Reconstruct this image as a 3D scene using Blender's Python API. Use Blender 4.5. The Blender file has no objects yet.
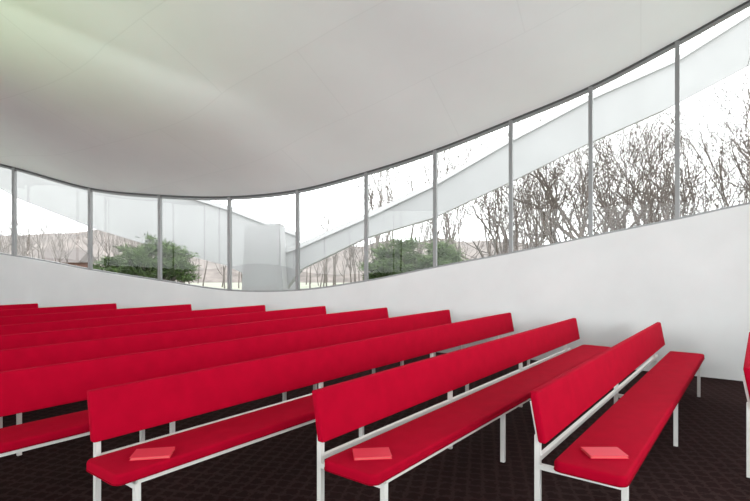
import bpy, bmesh, math, random
from mathutils import Vector, Matrix
random.seed(7)
S=bpy.context.scene
COL=S.collection
S.view_settings.view_transform='Standard'
S.view_settings.look='None'

# ---------------------------------------------------------------- materials
def new_mat(name):
    m=bpy.data.materials.new(name); m.use_nodes=True
    nt=m.node_tree; b=nt.nodes['Principled BSDF']
    return m,nt,b
def simple(name,col,rough=.6,metal=0.,noise=0.,nscale=20.,bump=0.,bscale=200.,spec=.5,seams=False):
    m,nt,b=new_mat(name)
    b.inputs['Roughness'].default_value=rough; b.inputs['Metallic'].default_value=metal
    b.inputs['Base Color'].default_value=(*col,1)
    b.inputs['Specular IOR Level'].default_value=spec
    tc=nt.nodes.new('ShaderNodeTexCoord')
    if noise:
        n=nt.nodes.new('ShaderNodeTexNoise'); n.inputs['Scale'].default_value=nscale; n.inputs['Detail'].default_value=5
        r=nt.nodes.new('ShaderNodeValToRGB')
        r.color_ramp.elements[0].position=.3; r.color_ramp.elements[1].position=.7
        r.color_ramp.elements[0].color=(*[c*(1-noise) for c in col],1)
        r.color_ramp.elements[1].color=(*[min(1,c*(1+noise)) for c in col],1)
        nt.links.new(tc.outputs['Object'],n.inputs['Vector']); nt.links.new(n.outputs['Fac'],r.inputs['Fac'])
        out=r.outputs['Color']
        if seams:
            mp=nt.nodes.new('ShaderNodeMapping'); mp.inputs['Rotation'].default_value=(0,0,math.radians(28))
            br=nt.nodes.new('ShaderNodeTexBrick'); br.inputs['Scale'].default_value=1.
            br.inputs['Brick Width'].default_value=2.9; br.inputs['Row Height'].default_value=1.45
            br.inputs['Mortar Size'].default_value=.012; br.inputs['Mortar Smooth'].default_value=.6
            br.inputs['Color1'].default_value=(1,1,1,1); br.inputs['Color2'].default_value=(.985,.985,.985,1); br.inputs['Mortar'].default_value=(.95,.95,.95,1)
            mx=nt.nodes.new('ShaderNodeMix'); mx.data_type='RGBA'; mx.blend_type='MULTIPLY'; mx.inputs['Factor'].default_value=1
            nt.links.new(tc.outputs['Object'],mp.inputs['Vector']); nt.links.new(mp.outputs[0],br.inputs['Vector'])
            nt.links.new(out,mx.inputs[6]); nt.links.new(br.outputs['Color'],mx.inputs[7]); out=mx.outputs[2]
        nt.links.new(out,b.inputs['Base Color'])
    if bump:
        n=nt.nodes.new('ShaderNodeTexNoise'); n.inputs['Scale'].default_value=bscale; n.inputs['Detail'].default_value=3
        bp=nt.nodes.new('ShaderNodeBump'); bp.inputs['Strength'].default_value=bump; bp.inputs['Distance'].default_value=.01
        nt.links.new(tc.outputs['Object'],n.inputs['Vector']); nt.links.new(n.outputs['Fac'],bp.inputs['Height'])
        nt.links.new(bp.outputs['Normal'],b.inputs['Normal'])
    return m
M_fab=simple('red_upholstery',(.37,.0008,.0175),.95,noise=.07,nscale=9,bump=.25,bscale=240,spec=.07)
M_pipe=simple('red_piping',(.25,.0008,.012),.9,spec=.05)
M_white=simple('white_painted_steel',(.70,.69,.66),.45)
M_wall=simple('white_plaster',(.68,.685,.68),.8,noise=.035,nscale=1.5,bump=.08,bscale=30,spec=.2)
M_ceil=simple('ceiling_plaster',(.85,.865,.87),.85,noise=.025,nscale=.8,bump=.05,bscale=12,spec=.2,seams=True)
M_mull=simple('anodised_mullion',(.22,.22,.22),.4,metal=.2)
M_rail=simple('dark_head_rail',(.05,.05,.05),.5)
M_book=simple('red_book_cover',(.68,.04,.07),.5,spec=.2)
M_page=simple('book_page_edges',(.6,.10,.10),.8)
M_ext=simple('exterior_white_stucco',(.285,.285,.285),.9,noise=.05,nscale=1.)
M_cop=simple('white_roof_coping',(.38,.38,.38),.8,noise=.03,nscale=1.)
M_ext2=simple('exterior_white_block',(.27,.27,.27),.9,noise=.05,nscale=1.)
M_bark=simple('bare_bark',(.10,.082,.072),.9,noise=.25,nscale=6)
M_barkhaze=simple('haze_tinted_bark',(.125,.108,.098),.9,noise=.15,nscale=2)  # atmospheric haze on the far trees, put into the bark colour
M_leaf=simple('juniper_needles',(.036,.066,.010),.8,noise=.6,nscale=5)
M_hill=simple('leafless_woodland',(.12,.102,.092),.95,noise=.4,nscale=.8)
M_grass=simple('winter_grass',(.20,.21,.16),.95,noise=.15,nscale=.6)
M_brick=simple('brown_siding',(.13,.065,.05),.9,noise=.2,nscale=3)
M_shing=simple('grey_shingles',(.10,.085,.08),.9,noise=.2,nscale=5)

def glass_mat():
    m=bpy.data.materials.new('window_glass'); m.use_nodes=True
    nt=m.node_tree; nt.nodes.clear()
    o=nt.nodes.new('ShaderNodeOutputMaterial'); mx=nt.nodes.new('ShaderNodeMixShader')
    t=nt.nodes.new('ShaderNodeBsdfTransparent'); g=nt.nodes.new('ShaderNodeBsdfGlossy')
    g.inputs['Roughness'].default_value=.0; t.inputs['Color'].default_value=(.96,.965,.965,1)
    mx.inputs['Fac'].default_value=.025
    nt.links.new(t.outputs[0],mx.inputs[1]); nt.links.new(g.outputs[0],mx.inputs[2]); nt.links.new(mx.outputs[0],o.inputs['Surface'])
    return m
M_glass=glass_mat()

def carpet():
    m,nt,b=new_mat('patterned_carpet'); L=nt.links.new
    b.inputs['Roughness'].default_value=.95
    b.inputs['Specular IOR Level'].default_value=.04
    tc=nt.nodes.new('ShaderNodeTexCoord'); mp=nt.nodes.new('ShaderNodeMapping')
    mp.inputs['Rotation'].default_value=(0,0,math.radians(12)); mp.inputs['Scale'].default_value=(9.5,9.5,9.5)
    L(tc.outputs['Object'],mp.inputs['Vector'])
    nz=nt.nodes.new('ShaderNodeTexNoise'); nz.inputs['Scale'].default_value=3; L(mp.outputs[0],nz.inputs['Vector'])
    add=nt.nodes.new('ShaderNodeVectorMath'); add.operation='MULTIPLY_ADD'
    L(nz.outputs['Color'],add.inputs[0]); add.inputs[1].default_value=(.8,.8,.8); L(mp.outputs[0],add.inputs[2])
    sp=nt.nodes.new('ShaderNodeSeparateXYZ'); L(add.outputs[0],sp.inputs[0])
    def M(op,a,bv=None,clamp=False):
        n=nt.nodes.new('ShaderNodeMath'); n.operation=op; n.use_clamp=clamp
        if hasattr(a,'links'): L(a,n.inputs[0])
        else: n.inputs[0].default_value=a
        if bv is not None:
            if hasattr(bv,'links'): L(bv,n.inputs[1])
            else: n.inputs[1].default_value=bv
        return n.outputs[0]
    def line(v): return M('LESS_THAN',M('ABSOLUTE',M('SUBTRACT',M('FRACT',v),.5)),.12)
    fac=M('MAXIMUM',line(sp.outputs['X']),line(sp.outputs['Y']))
    mix=nt.nodes.new('ShaderNodeMix'); mix.data_type='RGBA'
    L(fac,mix.inputs['Factor']); mix.inputs[6].default_value=(.022,.011,.0105,1); mix.inputs[7].default_value=(.036,.0205,.0195,1)
    L(mix.outputs[2],b.inputs['Base Color'])
    return m
M_carpet=carpet()

# ---------------------------------------------------------------- helpers
def mk(name,verts,faces,mats,fm=None,parent=None,smooth=False):
    me=bpy.data.meshes.new(name); me.from_pydata([tuple(v) for v in verts],[],faces)
    for m in mats: me.materials.append(m)
    if fm: 
        for p,i in zip(me.polygons,fm): p.material_index=i
    if smooth:
        for p in me.polygons: p.use_smooth=True
    me.update()
    o=bpy.data.objects.new(name,me); COL.objects.link(o)
    if parent: o.parent=parent
    return o
class MB:
    def __init__(s): s.v=[];s.f=[];s.m=[]
    def box(s,x0,x1,y0,y1,z0,z1,mi=0,sh=0.0):
        b=len(s.v)
        for z,dy in((z0,0),(z1,sh)):
            s.v+=[(x0,y0+dy,z),(x1,y0+dy,z),(x1,y1+dy,z),(x0,y1+dy,z)]
        s.f+=[[b+3,b+2,b+1,b],[b+4,b+5,b+6,b+7],[b,b+1,b+5,b+4],[b+1,b+2,b+6,b+5],[b+2,b+3,b+7,b+6],[b+3,b,b+4,b+7]]
        s.m+=[mi]*6
    def strip(s,rows,mi=0,closed=True):
        b=len(s.v); n=len(rows[0])
        for r in rows: s.v+=[tuple(p) for p in r]
        for i in range(len(rows)-1):
            for j in range(n if closed else n-1):
                k=(j+1)%n
                s.f.append([b+i*n+j,b+i*n+k,b+(i+1)*n+k,b+(i+1)*n+j]); s.m.append(mi)
        if closed:
            s.f.append([b+j for j in range(n)][::-1]); s.f.append([b+(len(rows)-1)*n+j for j in range(n)]); s.m+=[mi,mi]
    def obj(s,name,mats,parent=None,smooth=False):
        return mk(name,s.v,s.f,mats,s.m,parent,smooth)
def fixn(o):
    bm=bmesh.new(); bm.from_mesh(o.data); bmesh.ops.recalc_face_normals(bm,faces=bm.faces); bm.to_mesh(o.data); bm.free()

# ---------------------------------------------------------------- room perimeter
CP=[(-8.13,11.2,1.81,3.80),(-6.37,11.1,1.50,3.32),(-4.75,10.95,1.26,3.14),(-3.15,10.7,1.055,3.07),(-1.61,10.2,1.08,3.14),
(-.196,9.8,1.28,3.43),(1.09,9.25,1.55,3.74),(2.336,8.65,1.80,4.12),(3.44,8.0,2.05,4.47),(4.44,7.35,2.27,4.91),(5.32,6.7,2.47,5.32),
(6.1,5.8,2.5,5.5),(6.7,4.6,2.4,5.5),(7.0,3.2,2.2,5.3),(7.1,1.7,1.9,5.1),(6.9,.2,1.6,4.9),(6.4,-1.4,1.4,4.7),(5.6,-2.9,1.2,4.5),
(4.4,-4.1,1.1,4.4),(2.9,-4.9,1.,4.3),(1.2,-5.3,1.,4.3),(-.6,-5.5,1.,4.3),(-2.4,-5.5,1.,4.3),(-4.2,-5.4,1.,4.3),(-6,-5.3,1.,4.4),
(-7.8,-5.3,1.,4.5),(-9.6,-5.1,1.,4.6),(-11.3,-4.6,1.1,4.7),(-12.8,-3.6,1.2,4.8),(-14,-2.2,1.4,4.9),(-14.8,-.5,1.6,5.),(-15.2,1.3,1.8,5.1),
(-15.2,3.1,2.,5.1),(-14.9,4.9,2.1,5.1),(-14.3,6.6,2.2,5.),(-13.3,8.1,2.2,4.8),(-12.2,9.3,2.2,4.6),(-11.1,10.3,2.15,4.45),(-9.85,10.95,2.03,4.2)]
NCP=len(CP); SUB=8
def cr(a,b,c,d,t):
    return tuple(.5*((2*b[i])+(-a[i]+c[i])*t+(2*a[i]-5*b[i]+4*c[i]-d[i])*t*t+(-a[i]+3*b[i]-3*c[i]+d[i])*t**3) for i in range(4))
PER=[]
for i in range(NCP):
    for k in range(SUB):
        PER.append(cr(CP[i-1],CP[i],CP[(i+1)%NCP],CP[(i+2)%NCP],k/SUB))
NP=len(PER)
def outn(i):
    a=PER[(i-1)%NP]; b=PER[(i+1)%NP]
    d=Vector((b[0]-a[0],b[1]-a[1],0)).normalized()
    return Vector((-d.y,d.x,0))
def pt(i,off,z):
    p=PER[i%NP]; n=outn(i%NP); return (p[0]+n.x*off,p[1]+n.y*off,z)

segs={'wall_north':(-1*SUB,11*SUB),'wall_east':(11*SUB,17*SUB),'wall_south':(17*SUB,28*SUB),'wall_west':(28*SUB,38*SUB)}
for nm,(a,b) in segs.items():
    mb=MB(); rows=[]
    for i in range(a,b+1):
        s=PER[i%NP][2]
        rows.append([pt(i,0,-.05),pt(i,0,s),pt(i,.22,s),pt(i,.22,-.6)])
    mb.strip(rows); o=mb.obj(nm,[M_wall]); fixn(o)

for w in range(NCP):
    mb=MB(); a=w*SUB
    idx=range(a,a+SUB+1)
    mb.strip([[pt(i,.05,PER[i%NP][2]),pt(i,.05,PER[i%NP][2]+.035),pt(i,.11,PER[i%NP][2]+.035),pt(i,.11,PER[i%NP][2])] for i in idx],0)
    mb.strip([[pt(i,.045,PER[i%NP][3]-.018),pt(i,.045,PER[i%NP][3]+.02),pt(i,.11,PER[i%NP][3]+.02),pt(i,.11,PER[i%NP][3]-.018)] for i in idx],1)
    mb.strip([[pt(i,.048,PER[i%NP][3]-.055),pt(i,.048,PER[i%NP][3]-.018),pt(i,.11,PER[i%NP][3]-.018),pt(i,.11,PER[i%NP][3]-.055)] for i in idx],0)
    mb.strip([[pt(i,.08,PER[i%NP][2]+.02),pt(i,.08,PER[i%NP][3]-.03)] for i in idx],2,closed=False)
    p=PER[a]; n=outn(a); t=Vector((n.y,-n.x,0)); c=Vector((p[0],p[1],0))+n*.075
    hw=.030; hd=.045
    q=[c-t*hw-n*hd,c+t*hw-n*hd,c+t*hw+n*hd,c-t*hw+n*hd]
    mb.strip([[Vector((v.x,v.y,p[2])) for v in q],[Vector((v.x,v.y,p[3])) for v in q]],0)
    mb.obj('window_%d'%(w+1),[M_mull,M_rail,M_glass])

# ceiling
C=Vector((-6.5,2.6)); ZC=6.3
A1=Vector((-6.7,5.0)); A2=Vector((-2.2,7.9)); ad=(A2-A1).normalized(); an=Vector((-ad.y,ad.x))
NR=150
V=[];F=[]
def crease(x,y):
    d=(Vector((x,y))-A1).dot(an); s=(Vector((x,y))-A1).dot(ad)
    fade=1/(1+math.exp((s-5.0)*1.7))
    if d<0: return 0
    return -.50*fade*d*math.exp(-d/1.0)
for j in range(NR+1):
    r=j/NR
    for i in range(NP):
        p=PER[i]; n=outn(i); px=p[0]+n.x*.09; py=p[1]+n.y*.09
        x=C.x+(px-C.x)*r; y=C.y+(py-C.y)*r
        h=p[3]; base=h+(ZC-h)*(1-r)**.9
        edge=min(1,(1-r)/.12)
        V.append((x,y,base+crease(x,y)*edge))
for j in range(NR):
    for i in range(NP):
        k=(i+1)%NP
        F.append([j*NP+i,j*NP+k,(j+1)*NP+k,(j+1)*NP+i])
ceil=mk('ceiling',V,F,[M_ceil],smooth=True)
bm=bmesh.new(); bm.from_mesh(ceil.data); bmesh.ops.remove_doubles(bm,verts=bm.verts,dist=.002); bmesh.ops.recalc_face_normals(bm,faces=bm.faces)
bm.to_mesh(ceil.data); bm.free()

fl=mk('floor',[pt(i,.1,0) for i in range(NP)][::-1],[list(range(NP))],[M_carpet])

# ---------------------------------------------------------------- pews
K=.77; KL=math.sqrt(1+K*K); ANG=math.atan2(1,K)
def bevel(o,w,s=3):
    m=o.modifiers.new('bevel','BEVEL'); m.width=w; m.segments=s; m.limit_method='ANGLE'; m.angle_limit=math.radians(40)
    for p in o.data.polygons: p.use_smooth=True
def pew(X0,Yn,Yf,book=None):
    L=(Yf-Yn)*KL
    e=bpy.data.objects.new('church_pew',None); COL.objects.link(e); e.empty_display_size=.3
    e.location=(X0+K*Yn,Yn,0); e.rotation_euler=(0,0,ANG)
    def outline(r,s0,s1,t0,t1):
        out=[]
        for (cx,cy,a0) in((s1-r,-t0-r,0),(s0+r,-t0-r,90),(s0+r,-t1+r,180),(s1-r,-t1+r,270)):
            for k in range(6):
                a=math.radians(a0+k*18); out.append((cx+r*math.cos(a),cy+r*math.sin(a)))
        return out
    out=outline(.05,-.08,L-.10,.165,.555)
    n=len(out)
    v=[(x,y,.405) for x,y in out]+[(x,y,.47) for x,y in out]
    f=[list(range(n))[::-1],[n+i for i in range(n)]]+[[i,(i+1)%n,n+(i+1)%n,n+i] for i in range(n)]
    o=mk('seat',v,f,[M_fab],parent=e); bevel(o,.018)
    o2=outline(.053,-.083,L-.097,.162,.558)
    v=[(x,y,.413) for x,y in o2]+[(x,y,.419) for x,y in o2]
    mk('seat_piping',v,[list(range(n))[::-1],[n+i for i in range(n)]]+[[i,(i+1)%n,n+(i+1)%n,n+i] for i in range(n)],[M_pipe],parent=e)
    mb=MB(); mb.box(0,L,-.105,-.055,.525,.83,sh=.055); o=mb.obj('backrest',[M_fab],e); bevel(o,.014)
    mb=MB(); g=max(2,round(L/2.0)); sup=[.05+(L-.55)*i/g for i in range(g+1)]
    w=.032
    for s in sup:
        mb.box(s-w/2,s+w/2,-.055,-.022,0,.56)
        mb.box(s-w/2,s+w/2,-.055,-.03,.56,.76,sh=.036)
        mb.box(s-w/2,s+w/2,-.54,-.05,.355,.384)
        mb.box(s-w/2,s+w/2,-.54,-.508,0,.355)
    mb.box(sup[0],sup[-1]+.25,-.54,-.51,.384,.404)
    mb.box(sup[0],sup[-1]+.25,-.22,-.19,.384,.404)
    mb.box(sup[0],sup[-1]+.25,-.053,-.024,.40,.427)
    mb.obj('steel_frame',[M_white],e)
    if book:
        s,t,rot=book
        b=bpy.data.objects.new('hymnal_book',None); COL.objects.link(b)
        M=Matrix.Translation(e.location)@Matrix.Rotation(ANG,4,'Z')
        b.location=M@Vector((s,-t,.471)); b.rotation_euler=(0,0,ANG+math.radians(rot))
        mb=MB(); mb.box(-.11,.11,-.072,.072,0,.003); mb.box(-.11,.11,-.072,.072,.014,.017); mb.box(-.11,.11,.069,.072,.003,.014)
        mb.obj('cover',[M_book],b)
        mb=MB(); mb.box(-.105,.105,-.068,.069,.003,.014); mb.obj('pages',[M_page],b)
inv=[1.85,3.62,5.43,7.2,9.07,10.96,12.8,15.,17.3,19.4]
yn=[3.04,3.06,3.06,3.06,3.06,3.06,3.1,3.2,3.3,3.4]
yf=[6.8,7.35,8.2,8.75,9.2,9.55,9.8,10.,10.2,10.2]
books={0:(.21,.38,-53),1:(.15,.36,-46),2:(.2,.42,-42)}
for k in range(10): pew(-.76*inv[k],yn[k],yf[k],books.get(k))
pew(-.13,3.75,5.8)

# ---------------------------------------------------------------- exterior
mk('ground_lawn',[(-90,-60,-.3),(90,-60,-.3),(90,120,-.3),(-90,120,-.3)],[[0,1,2,3]],[M_grass])
def band(name,pts,th,mats):
    mb=MB(); mb.strip([[(x,y,zl),(x,y,zu),(x,y+th,zu),(x,y+th,zl)] for (x,y,zl,zu) in pts])
    mb.strip([[(x,y-.07,zu-.10),(x,y-.07,zu+.03),(x,y+th+.07,zu+.03),(x,y+th+.07,zu-.10)] for (x,y,zl,zu) in pts],1)
    o=mb.obj(name,mats); fixn(o); return o
band('roof_wing_right',[(-3.3,13,-.3,1.7),(-1.95,13,1.5,2.15),(-.26,13,2.32,2.9),(1.53,13,2.85,3.75),(3.51,13,3.77,4.9),(5.59,13,4.8,6.0),(7.85,13,5.8,7.0),(9.75,13,6.8,8.2),(11.8,13,7.9,9.5)],.7,[M_ext,M_cop])
band('roof_wing_left',[(-13,15.2,4.5,6.3),(-11.85,15.2,4.17,5.9),(-10.8,15.2,3.6,5.4),(-8.61,15.2,2.75,4.6),(-6.45,15.2,2.1,4.0),(-4.5,15.2,1.6,3.4),(-2.4,15.2,.6,2.6)],.7,[M_ext,M_cop])
mb=MB(); mb.strip([[(-3.35,12.3,-.3),(-2.2,12.3,-.3),(-2.2,13,-.3),(-3.35,13,-.3)],[(-3.2,12.3,2.55),(-2.35,12.3,2.65),(-2.35,13,2.65),(-3.2,13,2.55)]]); o=mb.obj('concrete_buttress',[M_ext2]); fixn(o)
mb=MB(); mb.box(-35,-31,52,55,-.3,2.0,0)
b=len(mb.v); mb.v+=[(-35.4,51.6,1.95),(-30.6,51.6,1.95),(-30.6,55.4,1.95),(-35.4,55.4,1.95),(-35.4,53.5,3.3),(-30.6,53.5,3.3)]
mb.f+=[[b,b+1,b+5,b+4],[b+2,b+3,b+4,b+5],[b,b+4,b+3],[b+1,b+2,b+5],[b+3,b+2,b+1,b]]; mb.m+=[1]*5
mb.box(-34.4,-33.7,51.95,52.02,.5,1.5,2); mb.box(-33,-32.3,51.95,52.02,.5,1.5,2); mb.box(-31.9,-31.3,51.95,52.02,-.3,1.6,2)
mb.obj('distant_house',[M_brick,M_shing,M_white])

def tube(v,f,pts,rads,ns=4):
    b=len(v)
    for i,p in enumerate(pts):
        d=(pts[min(i+1,len(pts)-1)]-pts[max(i-1,0)]).normalized()
        u=d.orthogonal().normalized(); w=d.cross(u)
        for k in range(ns):
            a=2*math.pi*k/ns; v.append(p+(u*math.cos(a)+w*math.sin(a))*rads[i])
    for i in range(len(pts)-1):
        for k in range(ns):
            k2=(k+1)%ns; f.append([b+i*ns+k,b+i*ns+k2,b+(i+1)*ns+k2,b+(i+1)*ns+k])
def tree_mesh(seed,H,spread,mat,depth,twist,trunk,thick,lo,hi,up,rmin):
    rnd=random.Random(seed); v=[];f=[]
    def rv(): return Vector((rnd.uniform(-1,1),rnd.uniform(-1,1),rnd.uniform(-.6,1)))
    def grow(p,d,ln,r,dep):
        n=6 if dep>2 else 4; pts=[p]; rs=[r]; dd=d.copy()
        for i in range(n):
            dd=(dd+rv()*twist+Vector((0,0,up))).normalized(); pts.append(pts[-1]+dd*ln/n); rs.append(max(rmin,r*(1-.5*(i+1)/n)))
        tube(v,f,pts,rs,6 if dep>2 else 3)
        if dep==0: return
        for c in range(rnd.choice((3,3,4)) if dep>1 else rnd.choice((2,3))):
            j=rnd.randint(2 if dep==depth else 1,n); q=pts[j]
            side=(rv()*spread+dd*.7).normalized()
            grow(q,side,ln*rnd.uniform(lo,hi),max(rmin,rs[j]*rnd.uniform(.52,.76)),dep-1)
    grow(Vector((0,0,-.3)),Vector((0,0,1)),H*trunk,H*thick,depth)
    me=bpy.data.meshes.new('bare_tree'); me.from_pydata([tuple(a) for a in v],[],f); me.materials.append(mat); return me
near=[tree_mesh(3,10,.95,M_bark,5,.24,.26,.020,.74,1.02,.05,.005),tree_mesh(11,10,1.1,M_bark,5,.31,.24,.022,.76,1.02,.03,.005),tree_mesh(5,10,.9,M_bark,5,.22,.28,.018,.74,1.02,.06,.005)]
far=[tree_mesh(21,12,.6,M_barkhaze,4,.14,.42,.009,.5,.8,.06,.010),tree_mesh(22,13,.55,M_barkhaze,4,.12,.45,.008,.5,.8,.08,.010),tree_mesh(23,12,.7,M_barkhaze,4,.16,.38,.009,.55,.85,.06,.010)]
def put(me,x,y,s,r):
    o=bpy.data.objects.new('bare_tree',me); COL.objects.link(o); o.location=(x,y,0); o.scale=(s,s,s); o.rotation_euler=(0,0,r)
for (m,x,y,s) in[(0,8.8,20,1.2),(1,5.5,20,1.0),(2,15.5,21,1.5),(1,12.0,22,1.35),(0,20,24,1.5),(2,25,27,1.5),(2,3.4,26,.9),(0,9.5,28,1.3),(1,17,28,1.6),(2,6.8,25,1.2),(0,14,26,1.5),(1,18,21,1.45)]:
    put(near[m],x,y,s,random.uniform(0,6))
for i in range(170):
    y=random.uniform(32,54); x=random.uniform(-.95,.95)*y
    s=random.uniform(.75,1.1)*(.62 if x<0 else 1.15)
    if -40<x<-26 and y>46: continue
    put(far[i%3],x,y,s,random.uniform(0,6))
V=[];F=[];nx=70;ny=8
for j in range(ny+1):
    for i in range(nx+1):
        x=-85+170*i/nx; y=57+j*5
        z=-.3+5.5*math.sin(min(1,j/5)*math.pi/2)*(1+.12*math.sin(x*.13)+.05*math.sin(x*.7)+(.35 if x<-25 else 0))+random.uniform(-.3,.3)*(j>0)
        V.append((x,y,z))
for j in range(ny):
    for i in range(nx): a=j*(nx+1)+i; F.append([a,a+1,a+nx+2,a+nx+1])
mk('wooded_hillside',V,F,[M_hill],smooth=True)

def shrub(cx,cy,w,d,ztop,seed):
    rnd=random.Random(seed); v=[];f=[];fm=[]
    base=Vector((0,0,-.3))
    clumps=[]
    for i in range(100):
        a=rnd.uniform(0,2*math.pi); rr=math.sqrt(rnd.random()); lay=rnd.random()
        x=math.cos(a)*rr*w/2; y=math.sin(a)*rr*d/2
        z=ztop*(.50+.46*lay*(1-.55*rr*rr))-.12*rnd.random()
        clumps.append(Vector((x,y,z)))
    for c in clumps:
        mid=Vector((c.x*.35,c.y*.35,c.z*.55))
        n0=len(f); tube(v,f,[base,mid,c],[.05,.03,.012],4); fm+=[1]*(len(f)-n0)
        for k in range(100):
            dr=Vector((rnd.gauss(0,1),rnd.gauss(0,1),rnd.gauss(.15,.6))).normalized()
            dr=(dr+Vector((c.x,c.y,0)).normalized()*.5).normalized()
            st=c+Vector((rnd.gauss(0,.11),rnd.gauss(0,.11),rnd.gauss(0,.045)))
            ln=rnd.uniform(.06,.17); sd=dr.orthogonal().normalized()*.014
            b=len(v); v+= [st-sd,st+sd,st+dr*ln+sd*.4,st+dr*ln-sd*.4]; f.append([b,b+1,b+2,b+3]); fm.append(0)
    o=mk('juniper_shrub',v,f,[M_leaf,M_bark],fm); o.location=(cx,cy,0)
shrub(-6.3,13.7,2.6,1.3,2.5,1)
shrub(1.0,11.6,2.3,1.3,2.45,2)

# ---------------------------------------------------------------- light
W=bpy.data.worlds.new('overcast_sky'); S.world=W; W.use_nodes=True
bg=W.node_tree.nodes['Background']; bg.inputs['Color'].default_value=(.96,.99,1,1); bg.inputs['Strength'].default_value=4.9
def spot(name,loc,aim,e,col,size,soft):
    sp=bpy.data.lights.new(name,'SPOT'); sp.energy=e; sp.color=col; sp.spot_size=math.radians(size); sp.spot_blend=1; sp.shadow_soft_size=soft
    o=bpy.data.objects.new(name,sp); COL.objects.link(o); o.location=loc
    o.rotation_euler=(Vector(aim)-Vector(loc)).to_track_quat('-Z','Y').to_euler()
spot('added_green_spot',(-7.2,1.8,2.4),(-4.8,5.2,5.0),640,(.70,1,.46),58,.2)  # added spot, stands in for green light reflected onto the ceiling
spot('added_ceiling_fill',(-3,-3,2.2),(-1,5.5,5),950,(.9,.98,1),95,.8)  # added fill behind the camera to brighten the ceiling, no real fixture
spot('added_ceiling_fill',(3,-3,2.2),(2.5,5.5,5),1300,(.9,.98,1),95,.8)  # second added fill, lifts the right side of the ceiling

cam=bpy.data.cameras.new('camera'); co=bpy.data.objects.new('camera',cam); COL.objects.link(co)
cam.lens=24; cam.sensor_width=36; cam.shift_y=.0207
co.location=(0,0,1.59); co.rotation_euler=(math.radians(90),0,0)
S.camera=co
